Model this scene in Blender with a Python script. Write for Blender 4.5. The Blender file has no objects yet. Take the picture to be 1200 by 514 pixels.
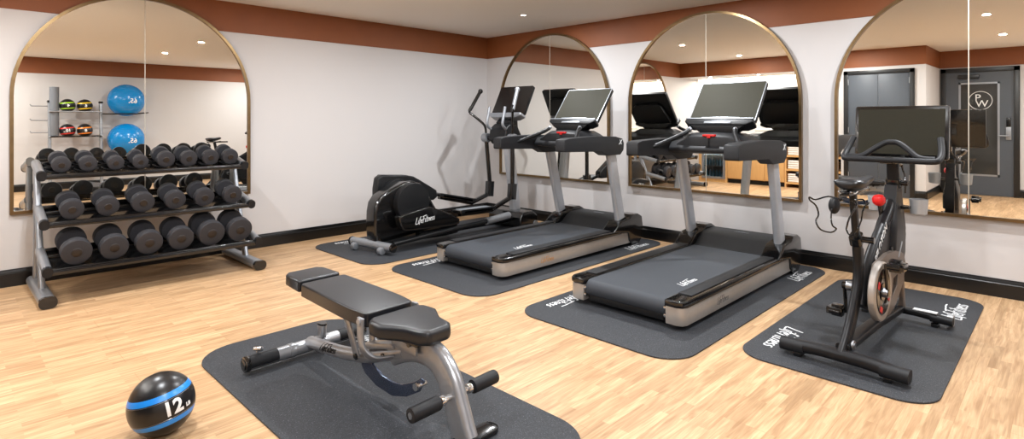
import bpy, bmesh, math, random
from mathutils import Vector, Matrix
random.seed(7)
PI = math.pi
C = bpy.context.scene.collection
R = math.radians

# ------------------------------------------------------------------ materials
def srgb(r, g, b):
    f = lambda c: (c/255)/12.92 if c/255 <= .04045 else (((c/255)+.055)/1.055)**2.4
    return (f(r), f(g), f(b), 1)

def nodes(name):
    m = bpy.data.materials.new(name); m.use_nodes = True
    nt = m.node_tree; return m, nt, nt.nodes['Principled BSDF']

def mat(name, rgb, rough=.5, metal=0, bump=0, scale=60, var=.06, coat=0, spec=.5, speck=None):
    m, nt, b = nodes(name)
    N = nt.nodes; L = nt.links
    tc = N.new('ShaderNodeTexCoord'); nz = N.new('ShaderNodeTexNoise')
    nz.inputs['Scale'].default_value = scale; nz.inputs['Detail'].default_value = 4
    L.new(tc.outputs['Object'], nz.inputs['Vector'])
    rp = N.new('ShaderNodeValToRGB'); c = srgb(*rgb)
    rp.color_ramp.elements[0].position = .3; rp.color_ramp.elements[1].position = .7
    rp.color_ramp.elements[0].color = tuple(x*(1-var) for x in c[:3])+(1,)
    rp.color_ramp.elements[1].color = tuple(min(1, x*(1+var)) for x in c[:3])+(1,)
    L.new(nz.outputs['Fac'], rp.inputs['Fac'])
    col = rp.outputs['Color']
    if speck:
        n2 = N.new('ShaderNodeTexNoise'); n2.inputs['Scale'].default_value = speck[0]; n2.inputs['Detail'].default_value = 1
        L.new(tc.outputs['Object'], n2.inputs['Vector'])
        r2 = N.new('ShaderNodeValToRGB'); r2.color_ramp.elements[0].position = speck[1]; r2.color_ramp.elements[1].position = speck[1]+.04
        L.new(n2.outputs['Fac'], r2.inputs['Fac'])
        mx = N.new('ShaderNodeMixRGB'); mx.inputs['Color2'].default_value = srgb(*speck[2])
        L.new(r2.outputs['Color'], mx.inputs['Fac']); L.new(col, mx.inputs['Color1']); col = mx.outputs['Color']
    L.new(col, b.inputs['Base Color'])
    b.inputs['Roughness'].default_value = rough; b.inputs['Metallic'].default_value = metal
    b.inputs['Coat Weight'].default_value = coat; b.inputs['Specular IOR Level'].default_value = spec
    if bump:
        bp = N.new('ShaderNodeBump'); bp.inputs['Strength'].default_value = bump; bp.inputs['Distance'].default_value = .002
        L.new(nz.outputs['Fac'], bp.inputs['Height']); L.new(bp.outputs['Normal'], b.inputs['Normal'])
    return m

def emis(name, rgb, st):
    m, nt, b = nodes(name)
    b.inputs['Base Color'].default_value = srgb(*rgb); b.inputs['Emission Color'].default_value = srgb(*rgb)
    b.inputs['Emission Strength'].default_value = st
    return m

def wood_floor():
    m, nt, b = nodes('oak_floor'); N = nt.nodes; L = nt.links
    tc = N.new('ShaderNodeTexCoord')
    br = N.new('ShaderNodeTexBrick'); L.new(tc.outputs['Object'], br.inputs['Vector'])
    br.offset = .37; br.offset_frequency = 2; br.squash = 1
    for k, v in (('Scale', 1), ('Mortar Size', .0), ('Mortar Smooth', .1), ('Bias', 0), ('Brick Width', .42), ('Row Height', .047)):
        br.inputs[k].default_value = v
    br.inputs['Color1'].default_value = (0, 0, 0, 1); br.inputs['Color2'].default_value = (1, 1, 1, 1)
    br2 = N.new('ShaderNodeTexBrick'); L.new(tc.outputs['Object'], br2.inputs['Vector'])
    br2.offset = .41
    for k, v in (('Scale', 1), ('Mortar Size', .0012), ('Mortar Smooth', .0), ('Bias', 0), ('Brick Width', 1.26), ('Row Height', .188)):
        br2.inputs[k].default_value = v
    br2.inputs['Color1'].default_value = (0, 0, 0, 1); br2.inputs['Color2'].default_value = (1, 1, 1, 1); br2.inputs['Mortar'].default_value = (0, 0, 0, 1)
    # per strip offset so that the figure changes from strip to strip
    mp = N.new('ShaderNodeMapping'); mp.inputs['Scale'].default_value = (1.3, 14, 1)
    L.new(tc.outputs['Object'], mp.inputs['Vector'])
    ad = N.new('ShaderNodeVectorMath'); ad.operation = 'MULTIPLY_ADD'
    L.new(br.outputs['Color'], ad.inputs[0]); ad.inputs[1].default_value = (9, 7, 5); L.new(mp.outputs['Vector'], ad.inputs[2])
    nz = N.new('ShaderNodeTexNoise'); nz.inputs['Scale'].default_value = 2.2; nz.inputs['Detail'].default_value = 6; nz.inputs['Distortion'].default_value = 1.2
    L.new(ad.outputs['Vector'], nz.inputs['Vector'])
    mp2 = N.new('ShaderNodeMapping'); mp2.inputs['Scale'].default_value = (5, 110, 1)
    L.new(tc.outputs['Object'], mp2.inputs['Vector'])
    n2 = N.new('ShaderNodeTexNoise'); n2.inputs['Scale'].default_value = 1.5; n2.inputs['Detail'].default_value = 4
    L.new(mp2.outputs['Vector'], n2.inputs['Vector'])
    r1 = N.new('ShaderNodeValToRGB'); e = r1.color_ramp.elements
    e[0].position = .3; e[0].color = srgb(168, 132, 96); e[1].position = .68; e[1].color = srgb(206, 173, 134)
    L.new(nz.outputs['Fac'], r1.inputs['Fac'])
    r2 = N.new('ShaderNodeValToRGB'); e = r2.color_ramp.elements
    e[0].position = 0; e[0].color = (.80, .78, .75, 1); e[1].position = 1; e[1].color = (1.06, 1.06, 1.07, 1)
    L.new(br.outputs['Color'], r2.inputs['Fac'])
    m1 = N.new('ShaderNodeMixRGB'); m1.blend_type = 'MULTIPLY'; m1.inputs['Fac'].default_value = 1
    L.new(r1.outputs['Color'], m1.inputs['Color1']); L.new(r2.outputs['Color'], m1.inputs['Color2'])
    r3 = N.new('ShaderNodeValToRGB'); e = r3.color_ramp.elements
    e[0].position = .3; e[0].color = (.86, .84, .8, 1); e[1].position = .6; e[1].color = (1.03, 1.03, 1.03, 1)
    L.new(n2.outputs['Fac'], r3.inputs['Fac'])
    m2 = N.new('ShaderNodeMixRGB'); m2.blend_type = 'MULTIPLY'; m2.inputs['Fac'].default_value = .9
    L.new(m1.outputs['Color'], m2.inputs['Color1']); L.new(r3.outputs['Color'], m2.inputs['Color2'])
    m3 = N.new('ShaderNodeMixRGB'); m3.inputs['Color2'].default_value = srgb(150, 110, 72)
    mf = N.new('ShaderNodeMath'); mf.operation = 'MULTIPLY'; mf.inputs[1].default_value = .6
    L.new(br2.outputs['Fac'], mf.inputs[0]); L.new(mf.outputs[0], m3.inputs['Fac']); L.new(m2.outputs['Color'], m3.inputs['Color1'])
    L.new(m3.outputs['Color'], b.inputs['Base Color'])
    b.inputs['Roughness'].default_value = .42; b.inputs['Specular IOR Level'].default_value = .35
    bp = N.new('ShaderNodeBump'); bp.inputs['Strength'].default_value = .15; bp.inputs['Distance'].default_value = .001
    L.new(n2.outputs['Fac'], bp.inputs['Height']); L.new(bp.outputs['Normal'], b.inputs['Normal'])
    return m

def cabinet_wood():
    m, nt, b = nodes('cabinet_maple'); N = nt.nodes; L = nt.links
    tc = N.new('ShaderNodeTexCoord'); mp = N.new('ShaderNodeMapping'); mp.inputs['Scale'].default_value = (8, 8, .8)
    nz = N.new('ShaderNodeTexNoise'); nz.inputs['Scale'].default_value = 5; nz.inputs['Detail'].default_value = 5
    r = N.new('ShaderNodeValToRGB'); r.color_ramp.elements[0].color = srgb(196, 150, 92); r.color_ramp.elements[1].color = srgb(222, 180, 122)
    L.new(tc.outputs['Object'], mp.inputs['Vector']); L.new(mp.outputs['Vector'], nz.inputs['Vector'])
    L.new(nz.outputs['Fac'], r.inputs['Fac']); L.new(r.outputs['Color'], b.inputs['Base Color']); b.inputs['Roughness'].default_value = .45
    return m

def band_ball(name, base, stripe, lo, hi):
    """ball with two coloured hoops; object-space z gives the latitude"""
    m, nt, b = nodes(name); N = nt.nodes; L = nt.links
    tc = N.new('ShaderNodeTexCoord'); sp = N.new('ShaderNodeSeparateXYZ'); L.new(tc.outputs['Object'], sp.inputs[0])
    ab = N.new('ShaderNodeMath'); ab.operation = 'ABSOLUTE'; L.new(sp.outputs['Z'], ab.inputs[0])
    g = N.new('ShaderNodeMath'); g.operation = 'GREATER_THAN'; g.inputs[1].default_value = lo; L.new(ab.outputs[0], g.inputs[0])
    l = N.new('ShaderNodeMath'); l.operation = 'LESS_THAN'; l.inputs[1].default_value = hi; L.new(ab.outputs[0], l.inputs[0])
    mu = N.new('ShaderNodeMath'); mu.operation = 'MULTIPLY'; L.new(g.outputs[0], mu.inputs[0]); L.new(l.outputs[0], mu.inputs[1])
    mx = N.new('ShaderNodeMixRGB'); mx.inputs['Color1'].default_value = srgb(*base); mx.inputs['Color2'].default_value = srgb(*stripe)
    L.new(mu.outputs[0], mx.inputs['Fac']); L.new(mx.outputs['Color'], b.inputs['Base Color'])
    nz = N.new('ShaderNodeTexNoise'); nz.inputs['Scale'].default_value = 250; L.new(tc.outputs['Object'], nz.inputs['Vector'])
    bp = N.new('ShaderNodeBump'); bp.inputs['Strength'].default_value = .12; bp.inputs['Distance'].default_value = .001
    L.new(nz.outputs['Fac'], bp.inputs['Height']); L.new(bp.outputs['Normal'], b.inputs['Normal'])
    b.inputs['Roughness'].default_value = .3
    return m

M = dict(
    wall=mat('wall_paint', (200, 197, 196), .75, bump=.05, scale=300, var=.01),
    ceil=mat('ceiling_paint', (240, 237, 231), .85, var=.01),
    band=mat('rust_paint', (128, 70, 30), .6, var=.03, scale=6),
    base=mat('black_baseboard', (8, 7, 7), .3, var=.02),
    floor=wood_floor(),
    bronze=mat('brushed_bronze', (122, 100, 70), .3, .9, var=.12, scale=20),
    glassedge=mat('seam_metal', (185, 178, 165), .4, .5),
    mat=mat('rubber_mat', (48, 50, 54), .6, bump=.8, scale=170, var=.3, speck=(190, .66, (92, 95, 100)), spec=0.3),
    tmat=mat('textured_mat', (58, 60, 64), .6, bump=.5, scale=260, var=.2),
    white=mat('white_print', (225, 227, 228), .5, var=.01),
    blackprint=mat('black_print', (18, 18, 20), .5, var=.01),
    gold=mat('bronze_print', (190, 140, 90), .4, .3, var=.01),
    greyprint=mat('grey_print', (105, 103, 100), .5, var=.01),
    plastic=mat('black_plastic', (19, 20, 22), .38, bump=.15, scale=400, var=.1, spec=0.3),
    gloss=mat('gloss_black', (9, 9, 10), .16, var=.05, coat=.4),
    soft=mat('soft_black', (24, 25, 28), .5, bump=.2, scale=300, var=.1, spec=0.3),
    belt=mat('treadmill_belt', (54, 58, 64), .55, bump=.2, scale=500, var=.05, spec=0.3),
    tread=mat('grey_tread', (112, 118, 124), .4, bump=.2),
    bright=mat('bright_silver_paint', (182, 186, 192), .3, .5, var=.03, scale=30),
    silver=mat('silver_paint', (150, 154, 160), .34, .6, var=.03, scale=30),
    warm=mat('warm_silver_paint', (172, 166, 160), .34, .5, var=.03, scale=30),
    bench=mat('bench_frame_paint', (160, 162, 166), .28, .65, var=.04, scale=30),
    chrome=mat('chrome', (215, 215, 215), .12, 1, var=.02),
    blue_steel=mat('blued_steel', (84, 94, 116), .22, .8, var=.05),
    pad=mat('padded_vinyl', (23, 25, 29), .34, bump=.12, scale=350, var=.08),
    rubber=mat('dumbbell_rubber', (46, 46, 50), .55, bump=.3, scale=300, var=.15, spec=0.3),
    badge=mat('dumbbell_badge', (40, 33, 29), .4, .3, var=.1),
    handle=mat('steel_handle', (140, 142, 146), .3, .9),
    screen=mat('screen_glass', (56, 55, 47), .6, var=.02, spec=.08),
    dscreen=mat('dark_screen_glass', (24, 22, 21), .22, var=.02),
    red=mat('red_plastic', (205, 30, 30), .35, var=.05),
    brown=mat('warm_grey_metal', (112, 101, 93), .38, .45, var=.06),
    bike=mat('bike_black', (26, 26, 28), .38, .2, var=.08, spec=0.3),
    door=mat('slate_door', (72, 78, 86), .45, var=.03),
    doorframe=mat('black_door_frame', (24, 24, 25), .35, var=.04),
    doorglass=mat('smoked_glass', (52, 52, 50), .12, var=.05, scale=4, coat=.5),
    frost=mat('cup_plastic', (170, 172, 174), .3, .2, var=.02),
    wood=cabinet_wood(),
    counter=mat('white_counter', (214, 208, 200), .35),
    towel=mat('white_towel', (232, 228, 222), .9, bump=.6, scale=120, var=.04),
    blueball=mat('blue_vinyl', (8, 128, 196), .2, var=.04, scale=4),
    roller=mat('grey_foam', (112, 116, 122), .85, bump=.3, scale=200),
    bottle=mat('bottle_plastic', (150, 195, 215), .15, var=.1),
    ventmat=mat('vent_grey', (150, 152, 150), .6),
    lens=emis('lamp_lens', (255, 244, 228), 14),
    cove=emis('cove_strip', (255, 240, 220), 5),
)
def mirror_mat():
    m, nt, b = nodes('mirror_silver')
    b.inputs['Base Color'].default_value = (.95, .93, .87, 1); b.inputs['Metallic'].default_value = 1; b.inputs['Roughness'].default_value = 0
    return m
M['mirror'] = mirror_mat()
def fridge_glass():
    m, nt, b = nodes('fridge_glass')
    b.inputs['Base Color'].default_value = (.9, .95, 1, 1); b.inputs['Transmission Weight'].default_value = 1; b.inputs['Roughness'].default_value = .02; b.inputs['IOR'].default_value = 1.1
    return m
M['fglass'] = fridge_glass()

# ------------------------------------------------------------------ mesh tools
def circle_sec(r, n, sx=1, sy=1): return [(r*sx*math.cos(2*PI*i/n), r*sy*math.sin(2*PI*i/n)) for i in range(n)]
def rrect(w, h, r, n=5, cx=0, cy=0):
    r = min(r, w/2-1e-4, h/2-1e-4); pts = []
    for (sx, sy, a0) in ((1, 1, 0), (-1, 1, 90), (-1, -1, 180), (1, -1, 270)):
        for i in range(n+1):
            a = R(a0+90*i/n); pts.append((cx+sx*(w/2-r)+r*math.cos(a), cy+sy*(h/2-r)+r*math.sin(a)))
    return pts
def catmull(P, n=6):
    P = [Vector(p) for p in P]
    if len(P) < 3: return P
    Q = [P[0]*2-P[1]]+P+[P[-1]*2-P[-2]]; out = []
    for i in range(1, len(Q)-2):
        for k in range(n):
            t = k/n; a, b, c, d = Q[i-1], Q[i], Q[i+1], Q[i+2]
            out.append(.5*((2*b)+(c-a)*t+(2*a-5*b+4*c-d)*t*t+(3*b-a-3*c+d)*t**3))
    out.append(P[-1]); return out

class MB:
    def __init__(s): s.bm = bmesh.new()
    def _merge(s, b, T=None, bevel=0, seg=2):
        bmesh.ops.recalc_face_normals(b, faces=b.faces)
        if bevel:
            ed = [e for e in b.edges if len(e.link_faces) == 2 and e.calc_face_angle(0) > R(40)]
            bmesh.ops.bevel(b, geom=ed, offset=bevel, segments=seg, profile=.6, affect='EDGES', clamp_overlap=True)
        if T is not None: bmesh.ops.transform(b, matrix=T, verts=b.verts)
        me = bpy.data.meshes.new('t'); b.to_mesh(me); b.free(); s.bm.from_mesh(me); bpy.data.meshes.remove(me)
        return s
    def box(s, x0, x1, y0, y1, z0, z1, bevel=0, T=None, seg=2):
        b = bmesh.new(); bmesh.ops.create_cube(b, size=1)
        bmesh.ops.transform(b, matrix=Matrix.Translation(((x0+x1)/2, (y0+y1)/2, (z0+z1)/2)) @ Matrix.Diagonal((abs(x1-x0), abs(y1-y0), abs(z1-z0), 1)), verts=b.verts)
        return s._merge(b, T, bevel, seg)
    def prism(s, pts, a, b_, plane='XZ', bevel=0, T=None, seg=2, holes=()):
        """2-D outline in plane, extruded from a to b_ on the third axis"""
        b = bmesh.new()
        def V(p, w):
            if plane == 'XZ': return (p[0], w, p[1])
            if plane == 'XY': return (p[0], p[1], w)
            return (w, p[0], p[1])
        if not holes:
            lo = [b.verts.new(V(p, a)) for p in pts]; hi = [b.verts.new(V(p, b_)) for p in pts]; n = len(pts)
            b.faces.new(lo); b.faces.new(hi[::-1])
            for i in range(n): b.faces.new((lo[i], hi[i], hi[(i+1) % n], lo[(i+1) % n]))
        else:
            loops = [pts]+list(holes); E = []
            for lp in loops:
                vs = [b.verts.new(V(p, a)) for p in lp]
                E += [b.edges.new((vs[i], vs[(i+1) % len(vs)])) for i in range(len(vs))]
            g = bmesh.ops.triangle_fill(b, use_beauty=True, use_dissolve=False, edges=E)
            fs = [f for f in g['geom'] if isinstance(f, bmesh.types.BMFace)]
            ex = bmesh.ops.extrude_face_region(b, geom=fs)
            vs = [v for v in ex['geom'] if isinstance(v, bmesh.types.BMVert)]
            d = Vector(V((0, 0), b_-a)); bmesh.ops.translate(b, vec=d, verts=vs)
        return s._merge(b, T, bevel, seg)
    def tube(s, P, r=.02, n=12, sec=None, smooth=0, closed=False, cap=True, up=(0, 0, 1), scale=None, T=None, bevel=0):
        P = catmull(P, smooth) if smooth else [Vector(p) for p in P]
        sec = sec or circle_sec(r, n); b = bmesh.new(); rings = []; N = len(P); up = Vector(up)
        prev = None
        for i, p in enumerate(P):
            if closed: t = (P[(i+1) % N]-P[i-1])
            else: t = P[min(i+1, N-1)]-P[max(i-1, 0)]
            t.normalize()
            if prev is None:
                u = up if abs(t.dot(up)) < .98 else Vector((1, 0, 0)) if abs(t.x) < .9 else Vector((0, 1, 0))
                side = t.cross(u).normalized()
            else: side = (prev-t*prev.dot(t)).normalized()
            prev = side; upv = side.cross(t).normalized()
            k = 1
            if not closed and 0 < i < N-1:
                a = (P[i]-P[i-1]).normalized().dot((P[i+1]-P[i]).normalized()); k = 1/max(.55, math.sqrt((1+a)/2)) if not smooth else 1
            sc = scale(i/(N-1)) if scale else 1
            rings.append([b.verts.new(p+side*x*sc*k+upv*y*sc) for x, y in sec])
        m = len(sec)
        for i in range(N if closed else N-1):
            A, B = rings[i], rings[(i+1) % N]
            for j in range(m): b.faces.new((A[j], A[(j+1) % m], B[(j+1) % m], B[j]))
        if cap and not closed: b.faces.new(rings[0][::-1]); b.faces.new(rings[-1])
        return s._merge(b, T, bevel)
    def cyl(s, p0, p1, r0, r1=None, n=20, bevel=0, T=None):
        r1 = r0 if r1 is None else r1; p0 = Vector(p0); p1 = Vector(p1); t = (p1-p0)
        return s.lathe([(0, 0), (r0, 0), (r1, t.length), (0, t.length)], p0, t, n, T=T, bevel=bevel)
    def lathe(s, prof, origin=(0, 0, 0), axis=(0, 0, 1), n=24, T=None, bevel=0):
        b = bmesh.new(); q = Vector((0, 0, 1)).rotation_difference(Vector(axis).normalized()).to_matrix().to_4x4()
        rings = []
        for r, z in prof:
            if r < 1e-6: rings.append([b.verts.new((0, 0, z))])
            else: rings.append([b.verts.new((r*math.cos(2*PI*i/n), r*math.sin(2*PI*i/n), z)) for i in range(n)])
        for A, B in zip(rings, rings[1:]):
            if len(A) == 1 and len(B) == 1: continue
            for j in range(n):
                k = (j+1) % n
                if len(A) == 1: b.faces.new((A[0], B[j], B[k]))
                elif len(B) == 1: b.faces.new((A[j], A[k], B[0]))
                else: b.faces.new((A[j], A[k], B[k], B[j]))
        X = Matrix.Translation(Vector(origin)) @ q
        return s._merge(b, (T @ X) if T is not None else X, bevel)
    def sphere(s, c, r, sx=1, sy=1, sz=1, n=28, T=None):
        b = bmesh.new(); bmesh.ops.create_uvsphere(b, u_segments=n, v_segments=n//2, radius=r)
        X = Matrix.Translation(Vector(c)) @ Matrix.Diagonal((sx, sy, sz, 1))
        return s._merge(b, (T @ X) if T is not None else X)
    def text(s, body, size, T, ext=.0008, shear=.25, bold=.0, align='CENTER', spacing=1.0, fn=None):
        cu = bpy.data.curves.new('txt', 'FONT'); cu.body = body; cu.size = size; cu.extrude = ext; cu.shear = shear
        cu.offset = bold; cu.align_x = align; cu.align_y = 'CENTER'; cu.resolution_u = 3; cu.space_character = spacing
        o = bpy.data.objects.new('txt', cu); C.objects.link(o)
        dg = bpy.context.evaluated_depsgraph_get(); me = bpy.data.meshes.new_from_object(o.evaluated_get(dg))
        bpy.data.objects.remove(o); bpy.data.curves.remove(cu)
        b = bmesh.new(); b.from_mesh(me); bpy.data.meshes.remove(me)
        if fn:
            for _ in range(6):
                lg = [e for e in b.edges if e.calc_length() > size*.09]
                if not lg: break
                bmesh.ops.subdivide_edges(b, edges=lg, cuts=1, use_grid_fill=False)
                bmesh.ops.triangulate(b, faces=[f for f in b.faces if len(f.verts) > 4])
            for v in b.verts: v.co = fn(v.co)
        return s._merge(b, T)
    def build(s, name, m, parent=None, angle=38, loc=None, **tags):
        me = bpy.data.meshes.new(name); bm = s.bm
        for f in bm.faces: f.smooth = True
        for e in bm.edges:
            if len(e.link_faces) != 2 or e.calc_face_angle(0) > R(angle): e.smooth = False
        bm.to_mesh(me); bm.free(); me.materials.append(M[m] if isinstance(m, str) else m)
        o = bpy.data.objects.new(name, me); C.objects.link(o)
        if parent is not None: o.parent = parent
        if loc is not None: o.location = loc
        for k, v in tags.items(): o[k] = v
        return o

def thing(name, label, cat, loc=(0, 0, 0), rot=(0, 0, 0), group=None):
    o = bpy.data.objects.new(name, None); C.objects.link(o); o.location = loc; o.rotation_euler = rot
    o.empty_display_size = .1
    o['label'] = label; o['category'] = cat
    if group: o['group'] = group
    return o
def tag(o, label, cat, group=None):
    o['label'] = label; o['category'] = cat
    if group: o['group'] = group
    return o
def struct(name, b, m, parent=None, **k):
    o = b.build(name, m, parent)
    if parent is None: o['kind'] = 'structure'
    return o
def kids(o): return [c for c in bpy.data.objects if c.parent == o]
def copy_tree(o, parent=None):
    c = o.copy(); C.objects.link(c)
    if parent is not None: c.parent = parent
    for ch in kids(o): copy_tree(ch, c)
    return c
def frame(x, y, z): # matrix from column axes
    return Matrix((x, y, z)).transposed().to_4x4()
def plane_T(origin, xdir, ydir):
    x = Vector(xdir).normalized(); y = Vector(ydir).normalized(); z = x.cross(y)
    return Matrix.Translation(Vector(origin)) @ Matrix((x, y, z)).transposed().to_4x4()
_E = [(.0, .24), (.18, .32), (.17, .47), (.06, .48), (-.02, .26), (.03, .05), (.2, .06)]
_S = [(.22, .48), (.08, .46), (.04, .34), (.18, .22), (.16, .06), (-.02, .03)]
STROKES = [[(.16, 1.0), (.10, .55), (.0, .06), (.16, .0), (.42, .02)], [(.55, .50), (.50, .06), (.60, .04)], [(.60, .70), (.61, .76)],
    [(1.0, .93), (.88, .98), (.80, .8), (.70, -.18)], [(.64, .50), (.93, .53)], [(x+1.0, y) for x, y in _E],
    [(1.50, .96), (1.44, .5), (1.38, -.06)], [(1.24, .90), (1.6, .97), (2.0, 1.0)], [(1.30, .50), (1.74, .54)],
    [(1.86, .50), (1.81, .06), (1.90, .04)], [(1.92, .70), (1.93, .76)], [(2.14, .84), (2.07, .06), (2.20, .03)], [(1.97, .52), (2.32, .56)],
    [(2.40, .50), (2.36, .0)], [(2.38, .30), (2.50, .49), (2.62, .44), (2.60, .0)], [(x+2.78, y) for x, y in _E], [(x+3.08, y) for x, y in _S], [(x+3.40, y) for x, y in _S]]
def script_logo(b, T, size, swash=True, bold=None, fn=None):
    """brush-script wordmark drawn stroke by stroke, with an underline"""
    k = size*.80
    st = list(STROKES)+([[(1.95, 1.0), (2.4, 1.06), (2.85, 1.05)]] if swash else [])
    for L in st:
        P = [((x-1.75+.22*y)*k, (y-.45)*k, 0) for x, y in L]
        if fn:
            P = catmull(P, 3) if len(P) > 2 else [Vector(p) for p in P]
            P = [fn(Vector(p)) for p in P]; b.tube(P, k*.05, 6)
        else: b.tube(P, sec=rrect(k*.09, .0014, .0003, 1), smooth=3 if len(P) > 2 else 0, up=(0, 0, 1), T=T)
# ------------------------------------------------------------------ room
WX, WY = 5.717, 6.152        # mirror wall plane (x), dumbbell wall plane (y)
H, HB, BB = 2.565, 2.257, .139
XB, XD, YN, YS = -.15, -1.5, -1.9, 1.72   # closet wall, entrance wall, near wall, step
AX, AY0 = -.95, 2.98         # alcove back and its near end
t = .12
struct('floor', MB().box(XD-t, WX+t, YN-t, WY+t, -.1, 0), 'floor')
struct('ceiling', MB().box(XD-t, WX+t, YN-t, WY+t, H, H+.1), 'ceil')
struct('wall_left', MB().box(AX-t, WX+t, WY, WY+t, 0, H), 'wall')
struct('wall_right', MB().box(WX, WX+t, YN-t, WY, 0, H), 'wall')
struct('wall_near', MB().box(XD-t, WX, YN-t, YN, 0, H), 'wall')
struct('wall_entrance', MB().box(XD-t, XD, YN, YS, 0, H), 'wall')
struct('wall_closet', MB().box(XD-t, XB, YS, AY0, 0, H), 'wall')
struct('wall_alcove', MB().box(AX-t, AX, AY0, WY, 0, H), 'wall')
struct('wall_soffit', MB().box(AX, XB, AY0, WY, HB, H), 'wall')
# rust band just below the ceiling
e = .006
struct('trim_1', MB().box(XB, WX, WY-e, WY, HB, H), 'band')
struct('trim_2', MB().box(WX-e, WX, YN, WY-e, HB, H), 'band')
struct('trim_3', MB().box(XD, WX-e, YN, YN+e, HB, H), 'band')
struct('trim_4', MB().box(XD, XD+e, YN+e, YS, HB, H), 'band')
struct('trim_5', MB().box(XD+e, XB+e, YS-e, YS, HB, H), 'band')
struct('trim_6', MB().box(XB, XB+e, YS, WY-e, HB-.0, H), 'band')
# baseboards: tall board with a stepped cap
bp_ = [(0, 0), (.018, 0), (.018, .102), (.012, .108), (.012, .118), (.007, .128), (.007, .139), (0, .139)]
def bboard(name, axis, fixed, a, b, sgn):
    pts = [(fixed+sgn*p[0], p[1]) for p in bp_]
    if axis == 'x': struct(name, MB().prism(pts, a, b, 'YZ'), 'base')
    else: struct(name, MB().prism(pts, a, b, 'XZ'), 'base')
bboard('baseboard_left', 'x', WY, -.5, WX, -1)
bboard('baseboard_right', 'y', WX, YN, WY, -1)
bboard('baseboard_near', 'x', YN, XD, WX, 1)
bboard('baseboard_entrance_1', 'y', XD, YN, .62, 1)
bboard('baseboard_step', 'x', YS, XD+.02, XB, -1)
bboard('baseboard_closet_1', 'y', XB, YS, 1.87, 1)

# closet double door (seen in the right-hand mirror)
d = MB().box(XB, XB+.03, 1.87, 1.94, 0, 2.20, .004).box(XB, XB+.03, 2.86, 2.93, 0, 2.20, .004).box(XB, XB+.03, 1.87, 2.93, 2.13, 2.20, .004)
dr = struct('door_1', d, 'doorframe')
for a, b in ((1.94, 2.398), (2.402, 2.86)):
    lf = MB().box(XB, XB+.015, a, b, .01, 2.13, .002).build('door_leaf', 'door', dr)
for y in (1.945, 2.855):
    for z in (.3, 1.1, 1.95): MB().cyl((XB+.022, y, z), (XB+.022, y, z+.1), .008).build('hinge', 'silver', dr)
for y in (2.36, 2.44): MB().cyl((XB+.015, y, 1.02), (XB+.05, y, 1.02), .02, .027, bevel=.003).build('door_knob', 'silver', dr)
# entrance door with smoked glass and round monogram
d = MB().box(XD, XD+.04, .62, .70, 0, 2.24, .004).box(XD, XD+.04, 1.62, 1.70, 0, 2.24, .004).box(XD, XD+.04, .62, 1.70, 2.16, 2.24, .004)
dr = struct('door_2', d, 'doorframe')
MB().box(XD, XD+.02, .70, .90, .01, 2.16).box(XD, XD+.02, 1.42, 1.62, .01, 2.16).box(XD, XD+.02, .9, 1.42, .01, .36).box(XD, XD+.02, .9, 1.42, 1.96, 2.16).build('door_leaf', 'door', dr)
MB().box(XD, XD+.012, .9, 1.42, .36, 1.96).build('glass_panel', 'doorglass', dr)
MB().box(XD+.018, XD+.03, .88, .91, .34, 1.98).box(XD+.018, XD+.03, 1.41, 1.44, .34, 1.98).box(XD+.018, XD+.03, .88, 1.44, .34, .37).box(XD+.018, XD+.03, .88, 1.44, 1.95, 1.98).build('glazing_bead', 'silver', dr)
# monogram is printed to be read from the corridor, so it is back to front in the room
T = plane_T((XD+.0135, 1.14, 1.66), (0, -1, 0), (0, 0, 1))
b = MB(); ring = [(.16*math.cos(2*PI*i/40), .16*math.sin(2*PI*i/40), 0) for i in range(40)]
b.tube(ring, .005, 6, closed=True, T=T)
b.text('P', .17, T @ Matrix.Translation((-.035, .045, 0)), shear=0, ext=.002)
b.text('W', .17, T @ Matrix.Translation((.02, -.06, 0)), shear=0, ext=.002)
b.build('monogram', 'white', dr)
MB().box(XD+.02, XD+.045, .73, .80, .98, 1.20, .006).build('lock_plate', 'silver', dr)
MB().box(XD+.02, XD+.05, .735, .795, 1.20, 1.36, .006).build('card_reader', 'gloss', dr)
MB().tube([(XD+.04, .765, 1.05), (XD+.09, .765, 1.05), (XD+.095, .80, 1.05), (XD+.095, .90, 1.05)], .011, 10).build('lever_handle', 'silver', dr)
MB().box(XD+.03, XD+.08, 1.15, 1.45, 2.05, 2.12, .01).build('door_closer', 'doorframe', dr)

# ------------------------------------------------------------------ arched mirrors
def arch_pts(w, zb, ztop, n=40, inset=0):
    r = w/2; zs = ztop-r; r -= inset
    return [(-r, zb+inset), (r, zb+inset)]+[(r*math.cos(PI*i/n), zs+r*math.sin(PI*i/n)) for i in range(n+1)]
def arched_mirror(label, T, w=1.89, zb=.585, ztop=2.492, seam=0, fw=.025):
    root = thing('arched_mirror', label, 'mirror', group='arched wall mirrors')
    root.matrix_world = T
    outer = arch_pts(w, zb, ztop); inner = arch_pts(w, zb, ztop, inset=fw)
    MB().prism(outer, .0, .04, 'XZ', holes=[inner]).build('frame', 'bronze', root)
    r = w/2-fw; zs = ztop-w/2; g = .0035
    for sgn in (-1, 1):
        pts = [(seam+sgn*g, zb+fw), (sgn*r, zb+fw)]
        n = 30; a0 = 0; a1 = math.acos(sgn*(seam+sgn*g)/r)
        for i in range(n+1):
            a = a1*i/n; pts.append((sgn*r*math.cos(a), zs+r*math.sin(a)))
        MB().prism(pts, .018, .022, 'XZ').build('mirror_pane', 'mirror', root, angle=20)
    MB().box(seam-g, seam+g, .014, .0225, zb+fw, zs+math.sqrt(r*r-seam*seam)).build('seam_strip', 'glassedge', root)
    return root
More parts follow.
